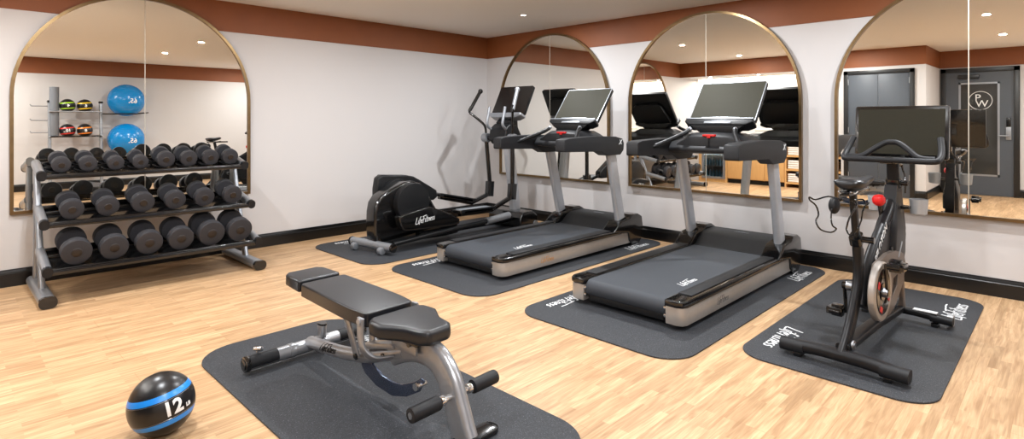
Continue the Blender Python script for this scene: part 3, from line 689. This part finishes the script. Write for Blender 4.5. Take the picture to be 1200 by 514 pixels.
# ------------------------------------------------------------------ weight bench
def bench():
    root = thing('weight_bench', 'grey adjustable weight bench with black padded seat and back', 'bench', (1.52, 2.5, MT), (0, 0, R(2.0)))
    def pad(name, pts, z0, z1, T=None, rad=.024):
        return MB().prism(pts, z0, z1, 'XY', bevel=rad, seg=5, T=T).build(name, 'pad', root, angle=60)
    def rot(y, z, a): return Matrix.Translation((0, y, z)) @ Matrix.Rotation(a, 4, 'X') @ Matrix.Translation((0, -y, -z))
    Tm = rot(-.17, .45, R(1.6))
    Tb = rot(-.17, .45, R(1.6))
    pad('back_pad', [(-.135, -.165), (-.12, -.178), (.12, -.178), (.135, -.165), (.146, -.06), (.146, .05), (.134, .44), (.122, .455), (-.122, .455), (-.134, .44), (-.146, .05), (-.146, -.06)], .380, .448, Tm)
    pad('head_pad', [(-.122, .487), (.122, .487), (.126, .50), (.116, .655), (.09, .69), (-.09, .69), (-.116, .655), (-.126, .50)], .388, .452, Tb)
    pad('seat_pad', [(-.125, -.20), (.125, -.20), (.162, -.235), (.165, -.32), (.105, -.42), (.088, -.51), (.06, -.545), (-.06, -.545), (-.088, -.51), (-.105, -.42), (-.165, -.32), (-.162, -.235)], .370, .438)
    MB().box(-.10, .10, -.16, .43, .368, .383, .004, T=Tm).box(-.09, .09, .51, .66, .374, .389, .004, T=Tb).box(-.08, .08, -.48, -.25, .356, .371, .004).build('pad_board', 'gloss', root)
    yb = .62
    MB().cyl((-.345, yb, .052), (.345, yb, .052), .036, n=28).build('rear_crossbar', 'bench', root)
    for s in (-1, 1):
        MB().cyl((s*.335, yb, .052), (s*.362, yb, .052), .041, n=28, bevel=.005).cyl((s*.36, yb, .052), (s*.368, yb, .052), .028, n=24, bevel=.002).build('end_cap', 'gloss', root)
        MB().cyl((s*.085, yb, .052), (s*.118, yb, .052), .039, n=28, bevel=.002).build('collar', 'bench', root)
        arc = [(.0385*math.cos(R(a)), .0385*math.sin(R(a))) for a in range(-25, 206, 10)]+[(.034*math.cos(R(a)), .034*math.sin(R(a))) for a in range(205, -26, -10)]
        MB().prism([(yb+p[0], .052+p[1]) for p in arc], s*.185, s*.335, 'YZ').build('rubber_sleeve', 'soft', root)
    MB().cyl((-.285, yb+.01, .085), (-.285, yb+.01, .112), .007).cyl((-.292, yb+.03, .110), (-.27, yb-.01, .114), .013, bevel=.003).build('wheel_bolt', 'chrome', root)
    ps = MB().tube([(.085, yb, .08), (.085, yb, .150)], sec=circle_sec(.027, 20, 1.35, .8)).build('handle_post', 'bench', root)
    MB().tube([(.085, yb, .150), (.085, yb, .160)], sec=circle_sec(.029, 20, 1.35, .8)).build('post_cap', 'gloss', ps)
    # central rail rising to the front arch
    rp = [(-.0, yb-.03, .078), (0, .37, .098), (0, .16, .128), (0, 0, .165), (0, -.14, .212), (0, -.30, .262)]
    rl = MB().tube(rp, sec=rrect(.062, .066, .03, 6), smooth=5).sphere((0, yb-.03, .078), .032, n=20).build('main_rail', 'bench', root)
    b = MB()
    def wrap(v):
        y = .355-v.x; a = v.y/.033+.5; zc = .098+(.37-y)*.13
        rr = .0335+v.z; return Vector((-rr*math.cos(a), y, zc+rr*math.sin(a)))
    script_logo(b, None, .054, False, fn=wrap); b.build('logo', 'blackprint', rl)
    for yy, zz in ((.07, .148), (-.16, .218)): MB().cyl((-.03, yy, zz), (-.036, yy, zz), .014, n=14, bevel=.002).build('bolt_cap', 'gloss', rl)
    # front arch
    ap = [(0, -.20, .225), (0, -.28, .270), (0, -.38, .306), (0, -.47, .316), (0, -.55, .290), (0, -.61, .225), (0, -.65, .14), (0, -.685, .06), (0, -.705, .018)]
    MB().tube(ap, sec=rrect(.130, .062, .028, 5), smooth=6, up=(1, 0, 0), scale=lambda t: .75+.25*min(1, t*3)).build('front_leg', 'bench', root)
    MB().prism([(.036*math.cos(a), .075*math.sin(a)-.42) for a in [2*PI*i/28 for i in range(28)]], .346, .350, 'XY', T=rot(-.42, .348, R(-5))).build('leg_inlay', 'soft', root)
    MB().prism(rrect(.34, .09, .04, 6, 0, -.71), 0, .02, 'XY', bevel=.004).build('front_foot', 'gloss', root)
    MB().cyl((-.24, -.645, .182), (.24, -.645, .182), .013).build('roller_shaft', 'chrome', root)
    for s in (-1, 1):
        MB().cyl((s*.095, -.645, .182), (s*.238, -.645, .182), .030, n=24, bevel=.006).build('foam_roller', 'soft', root)
        MB().cyl((s*.063, -.645, .182), (s*.088, -.645, .182), .021, n=18, bevel=.004).build('shaft_collar', 'chrome', root)
        MB().tube([(s*.155, -.165, .432), (s*.155, -.165, .34), (s*.148, -.18, .285), (s*.11, -.21, .245), (s*.03, -.235, .235)], sec=rrect(.014, .046, .005, 2), smooth=5, up=(0, 1, 0)).build('pivot_bracket', 'bench', root)
        MB().cyl((s*.16, -.165, .415), (s*.17, -.165, .415), .016, bevel=.003).build('pivot_bolt', 'bench', root)
        MB().tube([(s*.065, .12, .37), (s*.06, .07, .27), (s*.045, .04, .16)], sec=rrect(.010, .05, .003, 2), up=(0, 1, 0)).build('back_bracket', 'bench', root)
        MB().cyl((s*.05, .04, .17), (s*.062, .04, .17), .013, bevel=.002).build('bracket_bolt', 'gloss', root)
    out = [(.08, .17), (.06, .10), (.031, .072), (-.064, .040), (-.199, .032), (-.31, .065), (-.40, .115), (-.437, .172), (-.41, .178), (-.365, .148), (-.27, .108), (-.199, .097), (-.11, .102), (-.035, .13), (.0, .17)]
    MB().prism(out, -.006, .006, 'YZ', bevel=.001).build('adjuster_arc', 'blue_steel', root, angle=50)
    MB().cyl((-.035, -.42, .155), (.02, -.42, .155), .010).cyl((-.042, -.42, .155), (-.033, -.42, .155), .018, n=6).build('arc_bolt', 'chrome', root)
    MB().box(-.045, .045, -.42, -.28, .325, .36, .008).cyl((-.065, -.40, .345), (.065, -.40, .345), .012).build('seat_bracket', 'gloss', root)
    MB().box(-.055, -.04, -.44, -.26, .30, .345, .004).box(.04, .055, -.44, -.26, .30, .345, .004).build('seat_cheek', 'bench', root)
    MB().box(-.036, .036, -.25, .02, .235, .262, .006, T=rot(-.1, .25, R(-15))).build('ladder_plate', 'bench', root)
bench()

# ------------------------------------------------------------------ medicine ball in front
def med_ball(label, loc, r, stripe, txt, rot, name='medicine_ball', group=None):
    M['s'+str(stripe)] = M.get('s'+str(stripe)) or band_ball('ball_rubber_%02x%02x%02x' % stripe, (17, 17, 19), stripe, r*.33, r*.50)
    o = MB().sphere((0, 0, 0), r, n=64).build(name, 'rubber', None); o.data.materials[0] = M['s'+str(stripe)]
    o.location = loc; o.rotation_euler = rot; tag(o, label, 'medicine ball', group)
    def wrap(v):
        lo = v.x/r; la = v.y/r; q = r*1.004+v.z
        return Vector((q*math.cos(la)*math.sin(lo), -q*math.cos(la)*math.cos(lo), q*math.sin(la)))
    b = MB()
    b.text(txt, r*.62, Matrix.Identity(4), ext=.0006, shear=0, bold=r*.02, fn=wrap)
    def wrap2(v): return wrap(Vector((v.x+r*.50, v.y-r*.12, v.z)))
    if len(txt) > 1: b.text('LB', r*.17, Matrix.Identity(4), ext=.0006, shear=0, bold=r*.008, fn=wrap2)
    b.build('weight_number', 'white', o)
    c = MB()
    for z in (.30, -.30):
        rr = math.sqrt(1-z*z)*r; c.tube([(rr*math.cos(2*PI*i/60), rr*math.sin(2*PI*i/60), z*r) for i in range(60)], r*.006, 6, closed=True)
    c.build('groove', 'handle', o)
    return o
# the ball's number faces the viewer's side of the room
bx, by = .683, 2.80
az = math.atan2(-bx, by) + R(21)
rotm = Matrix.Rotation(az, 4, 'Z') @ Matrix.Rotation(R(-8), 4, 'Y') @ Matrix.Rotation(R(-9), 4, 'X')
med_ball('black medicine ball with blue stripes and a white 12, on the bare floor', (bx, by, .129), .129, (30, 132, 222), '12', rotm.to_euler())

# ------------------------------------------------------------------ dumbbell rack
def rack():
    root = thing('dumbbell_rack', 'three-tier silver and black dumbbell rack under the arched mirror', 'rack', (1.305, 5.65, 0))
    X = .745
    for s in (-1, 1):
        x = s*X
        ft = MB().tube([(x, -.42, .045), (x, .40, .045)], sec=rrect(.10, .075, .033, 5)).build('foot', 'silver', root)
        MB().tube([(x, -.445, .045), (x, -.41, .045)], sec=rrect(.108, .083, .036, 5)).build('foot_cap', 'gloss', ft)
        MB().tube([(x, -.10, .06), (x, .10, .55), (x, .24, .965)], sec=rrect(.07, .04, .015, 4), smooth=0, up=(1, 0, 0)).build('post', 'silver', root)
        MB().tube([(x, .30, .06), (x, .26, .45), (x, .25, .95)], sec=rrect(.06, .036, .014, 4), up=(1, 0, 0)).build('rear_post', 'silver', root)
        for (y0, z0, y1, z1) in ((-.07, .925, .29, 1.0), (-.235, .575, .16, .66), (-.40, .255, .03, .345)):
            a = MB().tube([(x, y0, z0), (x, y1, z1)], sec=rrect(.058, .072, .027, 5)).build('shelf_arm', 'silver', root)
            d = Vector((0, y1-y0, z1-z0)).normalized()*.022
            MB().tube([Vector((x, y0, z0))-d*.6, Vector((x, y0, z0))+d], sec=rrect(.062, .076, .028, 5)).build('arm_cap', 'soft', a)
    for (y0, z0, y1, z1, dep) in ((-.07, .925, .29, 1.0, 1), (-.235, .575, .16, .66, 0), (-.40, .255, .03, .345, 0)):
        sl = (z1-z0)/(y1-y0)
        sh = MB()
        for f in (.10, .72):
            y = y0+(y1-y0)*f; z = z0+(z1-z0)*f-.014
            sh.tube([(-X, y, z), (X, y, z)], sec=rrect(.045, .036, .008, 3))
        sh.tube([(-X, y0+.0, z0-.012), (X, y0+.0, z0-.012)], sec=rrect(.012, .034, .004, 2))
        sh.tube([(-X, y1-.02, z1-.005), (X, y1-.02, z1-.005)], sec=rrect(.012, .04, .004, 2))
        sh.prism([(y0+.01, z0-.03), (y1-.02, z1-.03), (y1-.02, z1-.024), (y0+.01, z0-.024)], -X, X, 'YZ')
        sh.build('shelf', 'gloss', root)
        if dep:
            n = 8
            for k in range(n):
                xx = -.635+k*.181
                for yy in (.02, .20):
                    b = MB(); zz = z0+(yy-y0)*sl
                    b.tube([(xx-.078, yy, zz+.024), (xx-.045, yy, zz+.005), (xx, yy, zz-.002), (xx+.045, yy, zz+.005), (xx+.078, yy, zz+.024)], sec=rrect(.05, .008, .003, 2), smooth=3); b.build('saddle_cradle', 'plastic', root)
    return root
rack()

def dumbbell(label, x, y, z, r, L, tilt, group):
    """round rubber dumbbell, axis along y (front end at -y), origin at its middle"""
    root = thing('dumbbell', label, 'dumbbell', (x, y, z), (tilt, 0, 0), group)
    hl = L*.26
    for s in (-1, 1):
        a = s*L/2; i_ = s*(L/2-hl)
        prof = [(0, 0), (r*.34, 0), (r*.36, .002), (r*.80, .002), (r*.95, .005), (r, .014), (r, hl*.42), (r*.965, hl*.46), (r*.965, hl*.52), (r, hl*.56), (r, hl-.010), (r*.93, hl), (0, hl)]
        hd = MB().lathe(prof, (0, a, 0), (0, -s, 0), 36).build('head', 'rubber', root)
        MB().lathe([(0, -.003), (r*.30, -.003), (r*.33, -.001), (r*.33, .003), (0, .003)], (0, a, 0), (0, -s, 0), 24).build('badge', 'badge', hd)
    MB().cyl((0, -L/2+hl, 0), (0, L/2-hl, 0), .0165, n=16).build('handle', 'handle', root)
    return root
def zs(y, tier):  # height of the shelf rails at y
    y0, z0, y1, z1 = tier; return z0+(z1-z0)*(y-y0)/(y1-y0)
T1 = (5.58, .925, 5.94, 1.0); T2 = (5.415, .575, 5.81, .66); T3 = (5.25, .255, 5.68, .345)
ords = ['first', 'second', 'third', 'fourth', 'fifth', 'sixth', 'seventh', 'eighth']
tops = [(.685, .062), (.855, .062), (1.04, .059), (1.215, .059), (1.405, .070), (1.585, .070), (1.765, .070), (1.935, .071)]
mids = [(.73, .077), (.958, .077), (1.198, .083), (1.435, .080), (1.665, .080), (1.90, .081)]
bots = [(.735, .098), (.97, .096), (1.205, .096), (1.435, .096), (1.67, .106), (1.905, .104)]
for lst, tier, L, word in ((tops, T1, .24, 'top'), (mids, T2, .28, 'middle'), (bots, T3, .32, 'bottom')):
    sl = math.atan2(tier[3]-tier[1], tier[2]-tier[0])
    for k, (x, r) in enumerate(lst):
        yc = tier[0]+.03+L/2*.96; zc = zs(yc, tier)+r*{'top': .98, 'middle': .98, 'bottom': .98}[word]+.008
        dumbbell('%s black rubber dumbbell from the left on the %s shelf' % (ords[k], word), x, yc, zc, r, L, sl, 'round dumbbells on the %s shelf' % word)

# ------------------------------------------------------------------ things seen only in the mirrors
# accessory rack against the near wall
def ball_rack():
    root = thing('accessory_rack', 'silver storage rack for balls, seen reflected in the left mirror', 'rack', (1.9, -1.55, 0))
    for s in (-1, 1):
        MB().tube([(s*.40, .12, .04), (s*.40, 0, 1.70)], sec=rrect(.06, .05, .012, 3), up=(1, 0, 0)).build('upright', 'silver', root)
        MB().tube([(s*.40, -.28, .04), (s*.40, .34, .04)], sec=rrect(.07, .06, .02, 3)).build('foot', 'silver', root)
        MB().box(s*.40-.035, s*.40+.035, -.05, .05, 1.69, 1.73, .006).build('cap', 'gloss', root)
    for z in (1.52, 1.04, .55):
        MB().tube([(-.40, .13, z), (.40, .13, z)], .014, 10).tube([(-.40, -.05, z), (.40, -.05, z)], .014, 10).build('shelf_rail', 'gloss' if z < 1.5 else 'silver', root)
        for s in (-1, 1): MB().box(s*.40-.015, s*.40+.015, -.06, .14, z-.015, z+.015, .003).build('shelf_arm', 'silver', root)
    MB().prism(rrect(.78, .26, .02, 4, 0, .03), .33, .35, 'XY').build('base_shelf', 'gloss', root)
    for z in (1.48, .68):
        for yy in (-.162, .202): MB().tube([(.40, yy, z), (.95, yy, z), (1.18, yy, z+.03)], .012, 8).build('ball_arm', 'gloss', root)
        MB().tube([(.42, -.17, z), (.42, .21, z)], .012, 8).build('ball_arm_bracket', 'gloss', root)
    for z in (1.35, 1.62, 1.12):
        MB().tube([(-.41, .02, z), (-.66, .02, z), (-.68, .02, z+.03)], .011, 8).build('hook', 'silver', root)
ball_rack()
g = 'medicine balls on the accessory rack'
for (x, z, col, nm, tx) in ((1.77, 1.52, (150, 200, 40), 'green', '4'), (2.04, 1.52, (225, 190, 30), 'yellow', '6'), (1.77, 1.04, (210, 50, 45), 'red', '10'), (2.04, 1.04, (235, 130, 30), 'orange', '8')):
    med_ball('black medicine ball with %s stripes on the reflected storage rack' % nm,
             (x, -1.51, z+.115), .128, col, tx, (0, R(6), PI), group=g)
o = MB().cyl((0, 0, 0), (0, 0, .93), .075, n=32, bevel=.006).build('foam_roller', 'roller', None, loc=(1.57, -1.51, 1.056)); tag(o, 'tall grey foam roller standing at the end of the reflected storage rack', 'foam roller')
for z, lab in ((1.76, 'upper'), (.96, 'lower')):
    o = MB().sphere((0, 0, 0), .325, n=64).build('exercise_ball', 'blueball', None, loc=(2.73, -1.53, z)); tag(o, '%s of the two large blue exercise balls on the reflected rack' % lab, 'exercise ball', 'blue exercise balls')
    c = MB()
    for k in range(-6, 7):
        zz = k*.042; rr = math.sqrt(.325**2-zz**2)+.0005; c.tube([(rr*math.cos(2*PI*i/64), rr*math.sin(2*PI*i/64), zz) for i in range(64)], .0022, 5, closed=True)
    c.build('ridge', 'blueball', o)
    def wrap(v, r=.325): 
        lo = (v.x-.05)/r; la = (v.y-.02)/r; q = r*1.004+v.z
        return Vector((-q*math.cos(la)*math.sin(lo), q*math.cos(la)*math.cos(lo), q*math.sin(la)))
    b = MB(); b.text('65.', .13, Matrix.Identity(4), ext=.002, shear=0, bold=.003, fn=wrap); b.prism([(-.08, .075), (.08, .075), (.08, .083), (-.08, .083)], -.001, .001, 'XY')
    b.bm.verts.ensure_lookup_table()
    for v_ in b.bm.verts[-8:]: v_.co = wrap(v_.co)
    b.build('size_mark', 'white', o)
o = thing('kettlebell_box', 'low grey storage box with a red lid line on the reflected rack base', 'box', (1.9, -1.52, .35))
MB().box(-.30, .10, -.10, .12, 0, .16, .01).build('box_body', 'door', o); MB().box(-.305, .105, -.105, .125, .16, .175, .004).build('lid', 'red', o)

# alcove with cabinets, fridge and towel shelves (reflected in the middle mirrors)
FX = -.38
cb = thing('base_cabinet', 'light wood base cabinet beside the drinks fridge, seen in the middle mirror', 'cabinet', (FX, 0, 0))
MB().box(AX-FX+.003, -.02, 4.04, 5.20, .09, .88).build('carcass', 'wood', cb)
MB().box(AX-FX+.003, -.06, 4.04, 5.20, 0, .09).build('toe_kick', 'plastic', cb)
for a, b in ((4.045, 4.425), (4.43, 4.81), (4.815, 5.195)): MB().box(-.02, 0, a, b, .10, .875, .002).build('cabinet_door', 'wood', cb)
fs = thing('fridge_surround', 'light wood surround around the glass-fronted drinks fridge', 'cabinet', (FX, 0, 0))
MB().box(AX-FX+.003, 0, 5.205, 5.235, 0, .88).build('side_panel', 'wood', fs); MB().box(AX-FX+.003, 0, 5.765, 5.83, 0, .88).build('side_panel', 'wood', fs)
MB().box(AX-FX+.003, -.02, 5.83, 6.13, .0, .88).build('end_panel', 'wall', fs)
MB().box(AX-FX+.003, -.01, 5.235, 5.765, 0, .07).build('plinth', 'wood', fs)
fg = thing('drinks_fridge', 'small glass-fronted drinks fridge full of water bottles', 'fridge', (FX, 5.50, .07))
MB().box(-.5, -.47, -.255, .255, 0, .78).box(-.5, -.02, -.255, -.235, 0, .78).box(-.5, -.02, .235, .255, 0, .78).box(-.5, -.02, -.255, .255, 0, .03).box(-.5, -.02, -.255, .255, .76, .78).build('fridge_body', 'counter', fg)
dr = MB().box(-.02, .01, -.26, -.215, 0, .79).box(-.02, .01, .215, .26, 0, .79).box(-.02, .01, -.215, .215, 0, .045).box(-.02, .01, -.215, .215, .745, .79).build('fridge_door', 'silver', fg)
MB().box(-.012, -.006, -.215, .215, .045, .745).build('door_glass', 'fglass', dr)
for z in (.26, .50): MB().box(-.44, -.04, -.23, .23, z, z+.01).build('wire_shelf', 'chrome', fg)
li = bpy.data.lights.new('fridge_light', 'AREA'); li.shape = 'RECTANGLE'; li.size = .05; li.size_y = .4; li.energy = 35; li.color = (.85, .95, 1)
lo = bpy.data.objects.new('fridge_light', li); C.objects.link(lo); lo.location = (FX-.05, 5.50, .815); lo.rotation_euler = (0, R(25), 0)
src = None
for z, w in ((.101, 'bottom'), (.341, 'middle'), (.581, 'top')):
    for k in range(6):
        y = 5.50-.18+k*.072
        if src is None:
            src = thing('water_bottle', '', 'bottle', (FX-.09, y, z), group='water bottles in the drinks fridge')
            MB().lathe([(0, 0), (.028, 0), (.03, .01), (.03, .10), (.012, .13), (.012, .145), (0, .145)], n=14).build('bottle_body', 'bottle', src)
            MB().cyl((0, 0, .145), (0, 0, .158), .013, n=12).build('bottle_cap', 'white', src); o = src
        else: o = copy_tree(src); o.location = (FX-.09, y, z)
        o['label'] = 'clear water bottle, %s from the cabinet side on the %s fridge shelf' % (ords[k], w)
tr = thing('towel_shelf', 'open light wood shelving with rolled towels, at the end of the cabinets', 'shelf', (FX, 0, 0))
MB().box(AX-FX, 0, 3.40, 3.43, 0, .88).box(AX-FX, 0, 4.01, 4.035, 0, .88).box(AX-FX, 0, 2.985, 3.01, 0, .88).build('side_panel', 'wood', tr)
for z in (.07, .33, .60, .84): MB().box(AX-FX, 0, 3.01, 4.01, z, z+.035).build('shelf_board', 'wood', tr)
MB().box(AX-FX, AX-FX+.02, 3.01, 4.01, .1, .84).build('back_panel', 'plastic', tr)
src = None
for z, w in ((.106, 'bottom'), (.366, 'middle'), (.636, 'upper')):
    for k, y in enumerate((3.86, 3.58, 3.27, 3.12)):
        if k == 3: continue
        if src is None:
            b = MB()
            for q in range(4): b.box(-.16, .16, -.125, .125, q*.042, q*.042+.040, .018, seg=3)
            src = b.build('folded_towel_stack', 'towel', None); tag(src, '', 'towels', 'folded towels on the alcove shelves'); o = src
        else: o = src.copy(); C.objects.link(o)
        o.location = (FX-.18, y, z)
        o['label'] = 'stack of folded white towels, %s from the cabinet side on the %s alcove shelf' % (ords[k], w)
ct = MB().box(AX, FX+.02, 2.985, 6.13, .88, .91, .003).build('worktop', 'counter', None); tag(ct, 'pale worktop running over the alcove cabinets', 'worktop')
tb = thing('towel_basket', 'stack of folded pale towels in a wooden tray on the worktop', 'towels', (FX-.2, 4.5, .91))
MB().box(-.16, .16, -.18, .18, 0, .02, .003).build('tray', 'wood', tb)
for k in range(4): MB().box(-.13, .13, -.15, .15, .022+k*.055, .073+k*.055, .02, seg=3).build('folded_towel', 'towel', tb)
# cove lighting under the soffit
cv = thing('cove_light', 'bright linear light under the alcove soffit', 'light', (AX+.1, 4.56, HB))
MB().box(-.03, .03, -1.5, 1.5, -.03, -.012).build('diffuser', 'cove', cv); MB().box(-.04, .04, -1.52, 1.52, -.012, 0).build('housing', 'counter', cv)
li = bpy.data.lights.new('cove_lamp', 'AREA'); li.shape = 'RECTANGLE'; li.size = .06; li.size_y = 3.0; li.energy = 42; li.color = (1, .97, .93)
lo = bpy.data.objects.new('cove_lamp', li); C.objects.link(lo); lo.location = (AX+.1, 4.56, HB-.04)
for k, y in enumerate((3.5, 4.5, 5.5)):
    pk = thing('puck_light', 'small round light under the alcove soffit, %s from the closet doors' % ords[k], 'light', (XB-.12, y, HB+.002), group='puck lights under the soffit')
    MB().cyl((0, 0, -.012), (0, 0, 0), .04, n=24, bevel=.002).build('puck_body', 'silver', pk); MB().cyl((0, 0, -.015), (0, 0, -.0115), .03, n=20).build('lens', 'lens', pk)
    li = bpy.data.lights.new('puck_lamp', 'AREA'); li.shape = 'DISK'; li.size = .05; li.energy = 6; li.color = (1, .97, .93)
    lo = bpy.data.objects.new('puck_lamp', li); C.objects.link(lo); lo.location = (XB-.12, y, HB-.02)

# ------------------------------------------------------------------ camera and render look
f, th = 665.0, R(44.6)
cam = bpy.data.cameras.new('camera'); co = bpy.data.objects.new('camera', cam); C.objects.link(co)
cam.sensor_fit = 'HORIZONTAL'; cam.sensor_width = 36; cam.lens = f*36/1200; cam.shift_y = -(257-141)/1200; cam.clip_start = .02
co.location = (0, 0, 1.35); co.rotation_euler = (R(90), 0, th-R(90))
sc = bpy.context.scene; sc.camera = co
w = bpy.data.worlds.new('world'); sc.world = w; w.use_nodes = True
w.node_tree.nodes['Background'].inputs[0].default_value = (.02, .02, .02, 1)
sc.view_settings.view_transform = 'Standard'; sc.view_settings.look = 'None'; sc.view_settings.gamma = 1
sc.view_settings.use_curve_mapping = False; sc.view_settings.exposure = -0.12
sc.cycles.use_denoising = True; sc.cycles.max_bounces = 10; sc.cycles.diffuse_bounces = 6; sc.cycles.glossy_bounces = 6
sc.cycles.sample_clamp_indirect = 6; sc.cycles.caustics_reflective = False; sc.cycles.caustics_refractive = False
